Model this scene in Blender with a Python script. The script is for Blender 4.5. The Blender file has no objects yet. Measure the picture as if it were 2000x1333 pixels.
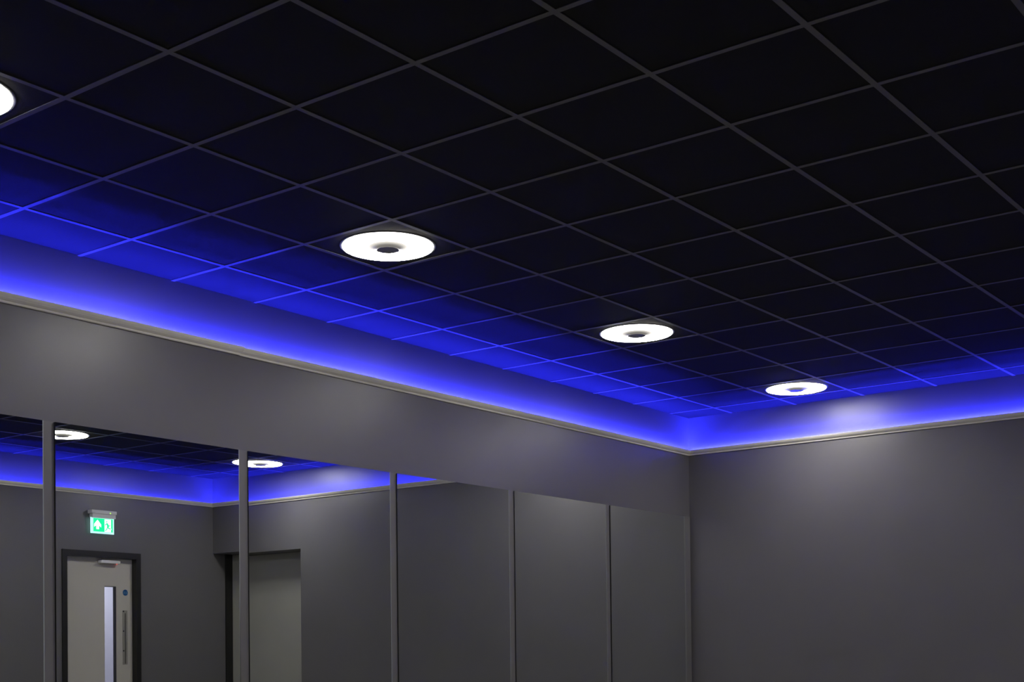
import bpy, bmesh, math, random
from mathutils import Vector, Matrix

random.seed(7)
S = bpy.context.scene
COL = S.collection
PI = math.pi

# ------------------------------------------------------------------ camera
EYE = 1.05                       # camera height above the floor (m)
cam_data = bpy.data.cameras.new('camera')
cam = bpy.data.objects.new('camera', cam_data)
COL.objects.link(cam)
fwd = Vector((-0.60931941, 0.79279076, 0.01458302))
right = Vector((0.79272543, 0.60947559, -0.01122016))
up = Vector((0.01778324, -0.00472367, 0.99983071))
rot = Matrix((right, up, -fwd)).transposed()
cam.matrix_world = Matrix.Translation((10.1019600 * .6, -5.87332824 * .6, EYE)) @ rot.to_4x4()
cam_data.sensor_width = 36.0
cam_data.lens = 2601.489 / 2000 * 36.0
cam_data.shift_x = (1000 - 978.665) / 2000
cam_data.shift_y = (1239.755 - 666.5) / 2000
cam_data.clip_start = 0.05
S.camera = cam

# ------------------------------------------------------------------ world, exposure, light levels
w = bpy.data.worlds.new('night')
S.world = w
w.use_nodes = True
w.node_tree.nodes['Background'].inputs[0].default_value = (0.02, 0.02, 0.022, 1)
w.node_tree.nodes['Background'].inputs[1].default_value = 0.0
S.view_settings.view_transform = 'Standard'
S.view_settings.look = 'None'
S.view_settings.gamma = 1
S.view_settings.use_curve_mapping = False
S.view_settings.exposure = 0.0
S.cycles.max_bounces = 10
S.cycles.diffuse_bounces = 6
S.cycles.glossy_bounces = 6
S.cycles.use_denoising = True
S.cycles.sample_clamp_indirect = 6.0

DISC_EMIT = 39.5                 # glowing face of each downlight
LED_EMIT = 1700.0                  # blue LED tape in the cornice
LED_RGB = (0.021, 0.024, 1.0)
CORRIDOR_POWER = 46.0

# ------------------------------------------------------------------ room size (m)
XL, XR = 0.165, 6.51             # mirror wall, door wall
YB, YF = -5.40, 6.93             # wall behind the camera, far wall
ZT = EYE + 3.47079 * .6          # underside of the ceiling grid


def R(z):                        # height given from eye level
    return EYE + z


# ------------------------------------------------------------------ materials
def mat(name, rgb, rough=0.5, metal=0.0, spec=0.5, noise=0.0, nscale=3.0, bump=0.0, bscale=200.0, emit=None, estr=0.0, rnoise=0.0):
    m = bpy.data.materials.new(name)
    m.use_nodes = True
    nt = m.node_tree
    b = nt.nodes['Principled BSDF']
    b.inputs['Base Color'].default_value = (*rgb, 1)
    b.inputs['Roughness'].default_value = rough
    b.inputs['Metallic'].default_value = metal
    b.inputs['Specular IOR Level'].default_value = spec
    if emit:
        b.inputs['Emission Color'].default_value = (*emit, 1)
        b.inputs['Emission Strength'].default_value = estr
    tc = None
    if noise or bump or rnoise:
        tc = nt.nodes.new('ShaderNodeTexCoord')
    if noise:
        n = nt.nodes.new('ShaderNodeTexNoise')
        n.inputs['Scale'].default_value = nscale
        n.inputs['Detail'].default_value = 5
        nt.links.new(tc.outputs['Object'], n.inputs['Vector'])
        mr = nt.nodes.new('ShaderNodeMapRange')
        mr.inputs['From Min'].default_value = .3
        mr.inputs['From Max'].default_value = .7
        mr.inputs['To Min'].default_value = 1 - noise
        mr.inputs['To Max'].default_value = 1 + noise
        nt.links.new(n.outputs['Fac'], mr.inputs['Value'])
        mx = nt.nodes.new('ShaderNodeVectorMath')
        mx.operation = 'SCALE'
        mx.inputs[0].default_value = rgb
        nt.links.new(mr.outputs['Result'], mx.inputs['Scale'])
        nt.links.new(mx.outputs['Vector'], b.inputs['Base Color'])
    if rnoise:
        n = nt.nodes.new('ShaderNodeTexNoise')
        n.inputs['Scale'].default_value = nscale * 1.7
        nt.links.new(tc.outputs['Object'], n.inputs['Vector'])
        mr = nt.nodes.new('ShaderNodeMapRange')
        mr.inputs['To Min'].default_value = rough - rnoise
        mr.inputs['To Max'].default_value = rough + rnoise
        nt.links.new(n.outputs['Fac'], mr.inputs['Value'])
        nt.links.new(mr.outputs['Result'], b.inputs['Roughness'])
    if bump:
        n2 = nt.nodes.new('ShaderNodeTexNoise')
        n2.inputs['Scale'].default_value = bscale
        n2.inputs['Detail'].default_value = 3
        nt.links.new(tc.outputs['Object'], n2.inputs['Vector'])
        bp = nt.nodes.new('ShaderNodeBump')
        bp.inputs['Strength'].default_value = bump
        bp.inputs['Distance'].default_value = 0.002
        nt.links.new(n2.outputs['Fac'], bp.inputs['Height'])
        nt.links.new(bp.outputs['Normal'], b.inputs['Normal'])
    return m


M = {}
M['wall'] = mat('grey_wall_paint', (.116, .112, .116), .38, spec=.6, noise=.035, nscale=1.6, bump=.10, bscale=90, rnoise=.05)
M['batten'] = mat('grey_batten_paint', (.150, .147, .148), .45, noise=.03, nscale=4)
M['trim'] = mat('white_cornice_paint', (.82, .79, .71), .45, noise=.02, nscale=6)
M['tile'] = mat('black_ceiling_tile', (.0067, .0066, .0058), .8, spec=.12, noise=.12, nscale=5, bump=.25, bscale=260)
M['tee'] = mat('black_grid_steel', (.068, .066, .061), .45, spec=.3)
M['slab'] = mat('ceiling_void', (.01, .01, .01), .9)
M['floor'] = mat('grey_studio_floor', (.35, .34, .33), .4, noise=.08, nscale=3)
M['mirror'] = mat('mirror_silver', (.90, .93, .91), .0, metal=1.0)
M['edge'] = mat('edge_glint_tone', (.34, .38, .37), .25)  # glint on the mirror bevel, painted in as a pale grey-green
M['board'] = mat('mirror_backing', (.008, .009, .009), .6, noise=.05)
M['rim'] = mat('lamp_rim', (.10, .10, .11), .4)
M['diffuser'] = mat('lamp_diffuser', (.8, .8, .78), .5, emit=(1.0, .965, .90), estr=DISC_EMIT)
M['cone'] = mat('lamp_cone', (.014, .013, .011), .5)
nt = M['cone'].node_tree                       # the light guide is dimmer towards its hub
geo = nt.nodes.new('ShaderNodeTexCoord')
ln = nt.nodes.new('ShaderNodeVectorMath')
ln.operation = 'LENGTH'
mr = nt.nodes.new('ShaderNodeMapRange')
mr.interpolation_type = 'SMOOTHSTEP'
mr.inputs['From Min'].default_value = .056
mr.inputs['From Max'].default_value = .104
mr.inputs['To Min'].default_value = .08
mr.inputs['To Max'].default_value = 1.05
nt.links.new(geo.outputs['Object'], ln.inputs[0])
nt.links.new(ln.outputs['Value'], mr.inputs['Value'])
b = nt.nodes['Principled BSDF']
b.inputs['Emission Color'].default_value = (1, .95, .86, 1)
nt.links.new(mr.outputs['Result'], b.inputs['Emission Strength'])
M['cap'] = mat('lamp_cap', (.20, .20, .21), .5)
M['led'] = mat('led_tape', (.3, .3, .3), .6, emit=LED_RGB, estr=LED_EMIT)
M['frame'] = mat('black_frame_paint', (.012, .012, .012), .4, noise=.1, nscale=9)
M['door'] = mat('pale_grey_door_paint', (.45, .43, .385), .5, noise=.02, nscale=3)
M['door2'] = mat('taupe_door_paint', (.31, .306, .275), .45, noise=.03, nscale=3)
M['bead'] = mat('dark_glazing_bead', (.03, .03, .032), .5)
M['closer'] = mat('silver_closer', (.75, .75, .78), .4)
M['steel'] = mat('satin_pull_steel', (.24, .232, .215), .4)
M['bar'] = mat('dark_pull_bar', (.075, .073, .07), .4)
M['screw'] = mat('dark_screw', (.01, .01, .016), .4)
M['blue'] = mat('blue_sign_plastic', (.006, .07, .22), .4)
M['pale_ink'] = mat('pale_blue_ink', (.22, .42, .52), .5)
M['housing'] = mat('sign_housing_grey', (.72, .72, .74), .4, noise=.02)
M['acrylic'] = mat('sign_lit_acrylic', (.5, .6, .6), .2, emit=(.50, .95, .93), estr=1.0)
M['green'] = mat('sign_lit_green', (.0, .3, .15), .3, emit=(.0, .92, .32), estr=1.05)
M['white_lit'] = mat('sign_lit_white', (.7, .7, .7), .3, emit=(.95, 1.0, 1.0), estr=1.25)
M['led_green'] = mat('status_lamp_green', (.2, .3, .1), .3, emit=(.45, 1.0, .08), estr=2.2)
M['led_red'] = mat('status_lamp_red', (.3, .02, .02), .3, emit=(1.0, .05, .05), estr=6.0)
M['corridor'] = mat('corridor_paint', (.55, .54, .64), .6, noise=.03)


def glass(name):
    m = bpy.data.materials.new(name)
    m.use_nodes = True
    nt = m.node_tree
    b = nt.nodes['Principled BSDF']
    b.inputs['Base Color'].default_value = (.93, .95, .97, 1)
    b.inputs['Roughness'].default_value = .02
    b.inputs['IOR'].default_value = 1.45
    b.inputs['Transmission Weight'].default_value = 1.0
    return m


M['glass'] = glass('door_glass')


# ------------------------------------------------------------------ mesh helpers
class MB:
    def __init__(self):
        self.v, self.f = [], []

    def box(self, a, b):
        x0, y0, z0 = a
        x1, y1, z1 = b
        n = len(self.v)
        self.v += [(x0, y0, z0), (x1, y0, z0), (x1, y1, z0), (x0, y1, z0), (x0, y0, z1), (x1, y0, z1), (x1, y1, z1), (x0, y1, z1)]
        self.f += [tuple(n + i for i in q) for q in ((0, 3, 2, 1), (4, 5, 6, 7), (0, 1, 5, 4), (1, 2, 6, 5), (2, 3, 7, 6), (3, 0, 4, 7))]
        return self

    def quad(self, *pts):
        n = len(self.v)
        self.v += [tuple(q) for q in pts]
        self.f.append(tuple(range(n, n + len(pts))))
        return self

    def lathe(self, prof, seg=64, axis='z', origin=(0, 0, 0)):
        """prof: list of (radius, offset); a closed lathe round the axis"""
        n = len(self.v)
        ox, oy, oz = origin
        for r, h in prof:
            for k in range(seg):
                t = 2 * PI * k / seg
                c, s = r * math.cos(t), r * math.sin(t)
                if axis == 'z':
                    self.v.append((ox + c, oy + s, oz + h))
                else:
                    self.v.append((ox + h, oy + c, oz + s))
        for i in range(len(prof) - 1):
            for k in range(seg):
                k2 = (k + 1) % seg
                self.f.append((n + i * seg + k, n + i * seg + k2, n + (i + 1) * seg + k2, n + (i + 1) * seg + k))
        for i in (0, len(prof) - 1):
            if prof[i][0] > 0:
                self.f.append(tuple(n + i * seg + k for k in range(seg)))
        return self

    def prism_yz(self, pts, x0, x1):
        """outline in (y, z), thickness along x"""
        n = len(self.v)
        k = len(pts)
        self.v += [(x0, y, z) for y, z in pts] + [(x1, y, z) for y, z in pts]
        self.f.append(tuple(n + i for i in range(k)))
        self.f.append(tuple(n + k + i for i in reversed(range(k))))
        for i in range(k):
            j = (i + 1) % k
            self.f.append((n + i, n + k + i, n + k + j, n + j))
        return self

    def mesh(self, name, material, bevel=0.0, smooth=False):
        me = bpy.data.meshes.new(name)
        bm = bmesh.new()
        vs = [bm.verts.new(q) for q in self.v]
        for f in self.f:
            try:
                bm.faces.new([vs[i] for i in f])
            except ValueError:
                pass
        bmesh.ops.recalc_face_normals(bm, faces=bm.faces[:])
        if bevel:
            bmesh.ops.bevel(bm, geom=bm.edges[:], offset=bevel, segments=2, affect='EDGES', clamp_overlap=True)
        bm.to_mesh(me)
        bm.free()
        if smooth:
            for q in me.polygons:
                q.use_smooth = True
            try:
                me.set_sharp_from_angle(angle=math.radians(35))
            except Exception:
                pass
        me.materials.append(material)
        return me

    def build(self, name, material, parent=None, bevel=0.0, smooth=False):
        return link(name, self.mesh(name, material, bevel, smooth), parent)


def link(name, data, parent=None, loc=None):
    o = bpy.data.objects.new(name, data)
    COL.objects.link(o)
    if parent is not None:
        o.parent = parent
    if loc is not None:
        o.location = loc
    return o


def structure(o):
    o['kind'] = 'structure'
    return o


def tag(o, label, cat, group=None):
    o['label'] = label
    o['category'] = cat
    if group:
        o['group'] = group
    return o


# ------------------------------------------------------------------ floor and walls
structure(MB().box((XL - .2, YB - .2, -.12), (XR + .15, YF + .30, 0)).build('floor', M['floor']))

D1 = (4.883, 5.853, R(1.12))       # hole for the door in the door wall (y0, y1, top)
OPX, OPZ = 5.15, R(1.203)        # side and top of the opening in the far wall
TH = .15
ZU = ZT + .14
wall_left = structure(MB().box((XL - .2, YB - .2, 0), (XL, YF + .3, ZU)).build('wall_left', M['wall']))
wr = MB()
wr.box((XR, YB - .2, 0), (XR + TH, D1[0], ZU)).box((XR, D1[1], 0), (XR + TH, YF + .42, ZU)).box((XR, D1[0], D1[2]), (XR + TH, D1[1], ZU))
wall_right = structure(wr.build('wall_right', M['wall']))
wf = MB()
wf.box((XL, YF, 0), (OPX, YF + .30, ZU)).box((OPX, YF, OPZ), (XR, YF + .30, ZU))
wall_far = structure(wf.build('wall_far', M['wall']))
wall_back = structure(MB().box((XL, YB - .2, 0), (XR, YB, ZU)).build('wall_back', M['wall']))

# ------------------------------------------------------------------ suspended ceiling
ceiling = structure(MB().box((XL, YB, ZT + .02), (XR, YF, ZT + .12)).build('ceiling', M['slab']))
xs = [XL] + [.6 * k for k in range(1, 11)] + [XR]
ys = [YB] + [.6 * k for k in range(-8, 12)] + [YF]
tile_meshes = {}
for i in range(len(xs) - 1):
    for j in range(len(ys) - 1):
        dx, dy = xs[i + 1] - xs[i], ys[j + 1] - ys[j]
        key = (round(dx, 3), round(dy, 3))
        if key not in tile_meshes:
            a, b = dx / 2 - .003, dy / 2 - .003
            tile_meshes[key] = MB().box((-a, -b, .0030), (a, b, .018)).mesh('ceiling_tile', M['tile'])
        link('ceiling_tile', tile_meshes[key], ceiling, ((xs[i] + xs[i + 1]) / 2, (ys[j] + ys[j + 1]) / 2, ZT + random.uniform(0, .0008)))
TW = .012
for x in xs[1:-1]:
    MB().box((x - TW, YB, ZT), (x + TW, YF, ZT + .0028)).build('main_tee', M['tee'], ceiling)
tee_meshes = {}
for i in range(len(xs) - 1):
    a0 = xs[i] + (TW if i else 0)
    a1 = xs[i + 1] - (TW if i < len(xs) - 2 else 0)
    key = round(a1 - a0, 3)
    if key not in tee_meshes:
        h = (a1 - a0) / 2
        tee_meshes[key] = MB().box((-h, -TW, 0), (h, TW, .0028)).mesh('cross_tee', M['tee'])
    for y in ys[1:-1]:
        link('cross_tee', tee_meshes[key], ceiling, ((a0 + a1) / 2, y + random.uniform(-.0015, .0015), ZT))

# ------------------------------------------------------------------ lit cornice: white profile with blue LED tape inside
TZ = R(1.750)
PROFILE = [(0, 0), (.013, .0), (.016, .004), (.018, .009), (.026, .013), (.036, .019), (.046, .028), (.053, .037),
           (.055, .041), (.051, .041), (.048, .034), (.040, .025), (.026, .0215), (.019, .0215), (.003, .0150), (0, .0150)]


def sweep(wall, s0, s1, m0, m1, dz=0.0, dd=0.0):
    """sweep the profile along a wall; m0/m1: mitre the ends (1) or cut them square (0)"""
    mb = MB()
    k = len(PROFILE)
    for end, (s, mt) in enumerate(((s0, m0), (s1, m1))):
        for d, z in PROFILE:
            d2 = d + (dd if d > 0 else 0)
            sh = d2 * mt * (1 if end == 0 else -1)
            mb.v.append((*wall(s + sh, d2), TZ + z + dz))
    for i in range(k):
        j = (i + 1) % k
        mb.f.append((i, j, k + j, k + i))
    mb.f.append(tuple(range(k)))
    mb.f.append(tuple(reversed(range(k, 2 * k))))
    return mb


WALLS = {
    'left': (lambda s, d: (XL + d, s), YB, YF),
    'far': (lambda s, d: (s, YF - d), XL, XR),
    'right': (lambda s, d: (XR - d, s), YB, YF),
    'back': (lambda s, d: (s, YB + d), XL, XR),
}
JOINT = 1.673
for n, (side, (fn, s0, s1)) in enumerate(WALLS.items()):
    root = link('trim_%d' % (n + 1), None)
    structure(root)
    if side == 'left':
        sweep(fn, s0, JOINT, 1, 0, .001, .001).build('cornice_length', M['trim'], root)
        sweep(fn, JOINT, s1, 0, 1, -.002, -.001).build('cornice_length', M['trim'], root)
    else:
        sweep(fn, s0, s1, 1, 1).build('cornice_length', M['trim'], root)
    t = MB()
    q0 = []
    ca, sa = math.cos(math.radians(28)), math.sin(math.radians(28))     # the tape leans towards the wall
    for a, b in ((-.005, 0), (.005, 0), (.005, .0012), (-.005, .0012)):
        q0.append((.011 + a * ca - b * sa, .0245 + a * sa + b * ca))
    t.v += [(*fn(s0 + .03, d), TZ + z) for d, z in q0] + [(*fn(s1 - .03, d), TZ + z) for d, z in q0]
    t.f += [(0, 1, 2, 3), (4, 5, 6, 7), (0, 1, 5, 4), (1, 2, 6, 5), (2, 3, 7, 6), (3, 0, 4, 7)]
    o = t.build('led_strip', M['led'], root)
    o['label'] = 'blue LED tape glowing inside the cornice'

# ------------------------------------------------------------------ mirrors and battens on the left wall
MT = R(1.199)
BAT = [-.914, .378, 1.667, 2.960, 4.249, 5.545, 6.820]
BW = .060
for k, y in enumerate(BAT):
    bw = .078 if k == len(BAT) - 1 else BW
    th = .021 if k == len(BAT) - 1 else .003
    MB().box((XL, y - .006, .10), (XL + th, y + bw + .006 * (k < len(BAT) - 1), MT + .002)).build('batten', M['batten'], wall_left, bevel=.001)
TILT = [(-.0010, -.0015), (.0047, -.0015), (0, 0), (0, .0), (-.001, 0), (.001, 0)]
MLAB = ['mirror cut off by the left picture edge, showing blue cornice and no door',
        'mirror sheet showing the green exit sign and the pale door',
        'mirror sheet showing the recess opening, right of the exit sign one',
        'grey mirror sheet with a tip of blue light at its top corner',
        'grey mirror sheet second from the room corner, brightest along its top edge',
        'narrowest looking mirror sheet, the one next to the room corner']
for k in range(6):
    y0, y1 = BAT[k] + BW + .003, BAT[k + 1] - .003
    yc, zc = (y0 + y1) / 2, (MT + .10) / 2
    hw, hh = (y1 - y0) / 2, (MT - .10) / 2
    root = link('wall_mirror', None, None, (XL, yc, .10))
    tag(root, MLAB[k], 'mirror', 'mirror sheets along the left wall')
    MB().box((.0, -hw + .0005, 0), (.0095, hw - .0005, 2 * hh)).build('backing_board', M['board'], root)
    mb = MB()                                   # silvered sheet with a narrow bevel down one side
    ol = [(-.002, -hw), (.0019, -hw), (.002, -hw + .0003), (.002, hw - .0060), (.0006, hw), (-.002, hw)]
    mb.v = [(x, y, -hh) for x, y in ol] + [(x, y, hh) for x, y in ol]
    mb.f = [(0, 1, 2, 3, 4, 5), (11, 10, 9, 8, 7, 6)] + [(q, (q + 1) % 6, 6 + (q + 1) % 6, 6 + q) for q in range(6)]
    me = mb.mesh('mirror_sheet', M['board'])
    me.materials.append(M['mirror'])
    me.materials.append(M['edge'])
    for q in me.polygons:
        if q.normal.x > .5:
            q.material_index = 2 if q.normal.y > .1 else 1
    g = link('mirror_sheet', me, root)
    g.location = (.011, 0, hh)
    g.rotation_euler = (0, -TILT[k][1], TILT[k][0])

# ------------------------------------------------------------------ round ceiling lights
ORD = ['first', 'second', 'third', 'fourth', 'fifth']
meshes = {
    'lamp_rim': MB().lathe([(.2325, .0), (.2325, -.0030), (.236, -.0036), (.242, -.0030), (.245, .0)], 72).mesh('lamp_rim', M['rim'], smooth=True),
    'lamp_diffuser': MB().lathe([(.0, -.003), (.10, -.0045), (.20, -.0085), (.226, -.0088), (.2312, -.0070), (.2320, 0), (0, 0)], 72).mesh('lamp_diffuser', M['diffuser'], smooth=True),
    'lamp_cone': MB().lathe([(.100, -.0043), (.090, -.0056), (.078, -.0078), (.066, -.0115), (.0575, -.0175), (.0565, -.0202)], 48).mesh('lamp_cone', M['cone'], smooth=True),
    'lamp_cap': MB().lathe([(.0564, -.0200), (.0560, -.0205), (.0, -.0206)], 48).mesh('lamp_cap', M['cap'], smooth=True),
}
near = {10.5: 'round ceiling light nearest the room corner, the smallest in view',
        6.5: 'round ceiling light second from the room corner, right of the largest whole one',
        2.5: 'largest wholly visible round ceiling light, above the long mirror wall',
        -1.5: 'round ceiling light cut off by the left picture edge',
        -5.5: 'round ceiling light behind the camera, in the row by the mirror wall'}
far = {10.5: 'round ceiling light seen in the mirror, split by a grey batten, near the recess',
       6.5: 'round ceiling light seen in the mirror above the green exit sign',
       2.5: 'round ceiling light of the door-side row, third from the far wall, outside the picture',
       -1.5: 'round ceiling light of the door-side row, fourth from the far wall, outside the picture',
       -5.5: 'round ceiling light right above the camera, in the door-side row'}
for x, labs in ((2.5, near), (8.5, far)):
    for y, lab in labs.items():
        root = link('ceiling_light', None, None, (x * .6, y * .6, ZT + .003))
        tag(root, lab, 'light', 'round ceiling lights')
        for n, me in meshes.items():
            link(n, me, root)

# ------------------------------------------------------------------ door in the right wall
DY = .083
door = structure(link('door_1', None, None, (0, DY, .008)))
FX = XR - .015
fr = MB()
fo0, fo1, fi0, fi1, ft, fb = 4.779, 5.793, 4.840, 5.732, R(1.135), R(1.070)
fr.box((FX, fo0, -.008), (XR, fi0, ft)).box((FX, fi1, -.008), (XR, fo1, ft)).box((FX, fi0, fb), (XR, fi1, ft))
fr.box((XR, D1[0] - DY + .002, -.008), (XR + TH, fi0, fb)).box((XR, fi1, -.008), (XR + TH, D1[1] - DY - .002, fb)).box((XR, D1[0] - DY + .002, fb), (XR + TH, D1[1] - DY - .002, D1[2] - .010))
fr.build('door_frame', M['frame'], door)
LX = XR + .060
gy0, gy1, gz0, gz1 = 5.362, 5.512, R(-.62), R(.762)
lf = MB()
a0, a1, zt = fi0 + .003, fi1 - .003, fb - .003
lf.box((LX, a0, .008), (LX + .044, gy0, zt)).box((LX, gy1, .008), (LX + .044, a1, zt)).box((LX, gy0, gz1), (LX + .044, gy1, zt)).box((LX, gy0, .008), (LX + .044, gy1, gz0))
leaf = lf.build('door_leaf', M['door'], door)
leaf['label'] = 'pale grey door leaf'
bd = MB()
bx0, bx1 = LX - .003, LX + .047
e = .006
bd.box((bx0, gy1 - e, gz0), (bx1, gy1, gz1)).box((bx0, gy0, gz1 - e), (bx1, gy1 - e, gz1)).box((bx0 + .01, gy0, gz0), (bx1, gy0 + .003, gz1 - e)).box((bx0, gy0, gz0), (bx1, gy1 - e, gz0 + e))
bd.build('glazing_bead', M['bead'], leaf)
MB().box((LX + .016, gy0 + .003, gz0 + e), (LX + .022, gy1 - e, gz1 - e)).build('vision_glass', M['glass'], leaf)
cl = MB().box((LX - .062, 5.275, R(1.010)), (LX - .002, 5.530, R(1.042))).build('door_closer', M['closer'], door, bevel=.004)
MB().box((LX - .045, 5.30, R(1.042)), (LX - .030, 5.50, R(1.048))).box((LX - .045, 5.30, R(1.048)), (LX - .030, 5.325, R(1.068))).build('closer_arm', M['steel'], cl)
MB().lathe([(.004, 0), (.004, -.003), (.0, -.004)], 16, 'z', (LX - .020, 5.512, R(1.010))).build('status_lamp', M['led_red'], cl)
pl = MB().box((LX - .003, 5.597, R(-.100)), (LX, 5.662, R(.500))).build('pull_plate', M['steel'], door, bevel=.001)
MB().box((LX - .012, 5.6275, R(-.092)), (LX - .003, 5.6325, R(.470))).build('pull_bar', M['bar'], pl, bevel=.002)
for z in (.490, .270, .052):
    MB().lathe([(.0085, 0), (.0085, -.004), (.005, -.0055), (0, -.0057)], 20, 'x', (LX - .003, 5.609, R(z))).build('screw', M['screw'], pl)
# blue round fire door notice
ds = MB().lathe([(.034, 0), (.034, -.0016), (0, -.0017)], 40, 'x', (LX, 5.637, R(.698))).build('round_notice', M['blue'], door)
ds['label'] = 'round blue notice on the door leaf'


def lettering(txt, size, y, z, x, parent, material, name='lettering'):
    cu = bpy.data.curves.new(name, 'FONT')
    cu.body = txt
    cu.size = size
    cu.align_x = 'CENTER'
    cu.align_y = 'CENTER'
    cu.extrude = .0002
    tmp = bpy.data.objects.new(name, cu)
    COL.objects.link(tmp)
    dg = bpy.context.evaluated_depsgraph_get()
    me = bpy.data.meshes.new_from_object(tmp.evaluated_get(dg))
    bpy.data.objects.remove(tmp)
    me.materials.clear()
    me.materials.append(material)
    o = link(name, me, parent, (x, y, z))
    o.rotation_euler = (PI / 2, 0, -PI / 2)
    return o


lettering('Fire door', .0150, 5.637, R(.705), LX - .0020, ds, M['pale_ink'])
lettering('keep shut', .0150, 5.637, R(.690), LX - .0020, ds, M['pale_ink'])

# ------------------------------------------------------------------ tall pale door set back in the far wall's recess
door2 = structure(link('door_2', None))
f2 = MB()
fy0, fy1 = YF + .183, YF + .30
f2.box((XR - .022, fy0, 0), (XR, fy1, OPZ)).box((OPX, fy1 - .03, 0), (OPX + .022, fy1, OPZ))
f2.build('door_frame', M['frame'], door2)
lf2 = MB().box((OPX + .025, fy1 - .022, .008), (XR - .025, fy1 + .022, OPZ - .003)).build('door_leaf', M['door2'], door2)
structure(MB().box((OPX - .2, fy1 + .03, 0), (XR, fy1 + .1, ZU)).build('wall_recess', M['wall']))

# ------------------------------------------------------------------ corridor behind the glazed door
cx0, cx1, cy0, cy1, cz = XR + TH, XR + TH + 1.5, 3.9, YF + .42, 2.6
cm = MB()
t = .1
cm.box((cx1, cy0, 0), (cx1 + t, cy1, cz)).box((cx0, cy0 - t, 0), (cx1 + t, cy0, cz)).box((cx0, cy1, 0), (cx1 + t, cy1 + t, cz)).box((cx0, cy0 - t, cz), (cx1 + t, cy1 + t, cz + t))
structure(cm.build('wall_corridor', M['corridor']))
structure(MB().box((cx0, cy0 - t, -.12), (cx1 + t, cy1 + t, 0)).build('floor_corridor', M['floor']))
cl_ = bpy.data.lights.new('corridor_lamp', 'AREA')
cl_.shape = 'RECTANGLE'
cl_.size, cl_.size_y = .3, 1.2
cl_.energy = CORRIDOR_POWER
cl_.color = (.93, .93, 1.0)
link('corridor_lamp', cl_, None, ((cx0 + cx1) / 2, 5.9, cz - .01))

# ------------------------------------------------------------------ exit sign
sg = link('exit_sign', None, None, (XR, 5.265 + DY, R(1.333)))
tag(sg, 'lit green running man exit sign under a grey housing, above the pale door', 'sign')
inv = Matrix.Translation((-XR, -5.265, -R(1.32)))


def sbuild(mb, name, material, parent, bevel=0.0):
    mb.v = [tuple(inv @ Vector(q)) for q in mb.v] if parent is sg else mb.v
    return mb.build(name, material, parent, bevel)


hs = MB().box((XR - .078, 5.106, R(1.530)), (XR, 5.428, R(1.568))).box((XR - .070, 5.120, R(1.486)), (XR - .012, 5.420, R(1.530)))
hs = sbuild(hs, 'housing', M['housing'], sg, .003)
SX = XR - .045
ap = sbuild(MB().box((SX, 5.112, R(1.318)), (SX + .008, 5.414, R(1.490))), 'light_panel', M['acrylic'], sg, .0015)
sbuild(MB().lathe([(.006, 0), (.006, -.002), (0, -.003)], 20, 'x', (XR - .078, 5.342, R(1.541))), 'status_lamp', M['led_green'], sg)


def sy(px):
    return 5.148 + (px - 405) * 3.43e-4


def sz(py):
    return R(1.478 - (py - 560) * 2.89e-4)


def plate(pts, name, material, layer):
    return sbuild(MB().prism_yz([(sy(a), sz(b)) for a, b in pts], SX - .0006 * layer, SX - .0006 * (layer - 1)), name, material, sg)


plate([(400, 548), (1128, 548), (1128, 1042), (400, 1042)], 'legend_plate', M['green'], 1)
plate([(556, 600), (690, 775), (690, 885), (612, 815), (612, 955), (505, 955), (505, 815), (428, 875), (428, 765)], 'arrow', M['white_lit'], 2)
plate([(818, 566), (1062, 566), (1062, 890), (1085, 925), (1062, 950), (1062, 1036), (818, 1036)], 'doorway_symbol', M['white_lit'], 2)
man = MB()


def strip(pts):
    man.prism_yz([(sy(a), sz(b)) for a, b in pts], SX - .0018, SX - .0012)


strip([(900 + 24 * math.cos(k * PI / 6), 655 + 28 * math.sin(k * PI / 6)) for k in range(12)])
strip([(893, 700), (940, 705), (968, 830), (915, 845)])
strip([(898, 705), (905, 745), (850, 800), (826, 775)])
strip([(935, 715), (985, 790), (1028, 770), (1035, 796), (975, 832), (930, 760)])
strip([(930, 825), (968, 825), (985, 880), (1052, 895), (1050, 930), (955, 915)])
strip([(915, 835), (950, 850), (915, 940), (850, 1010), (832, 985), (885, 925)])
sbuild(man, 'running_man', M['green'], sg)
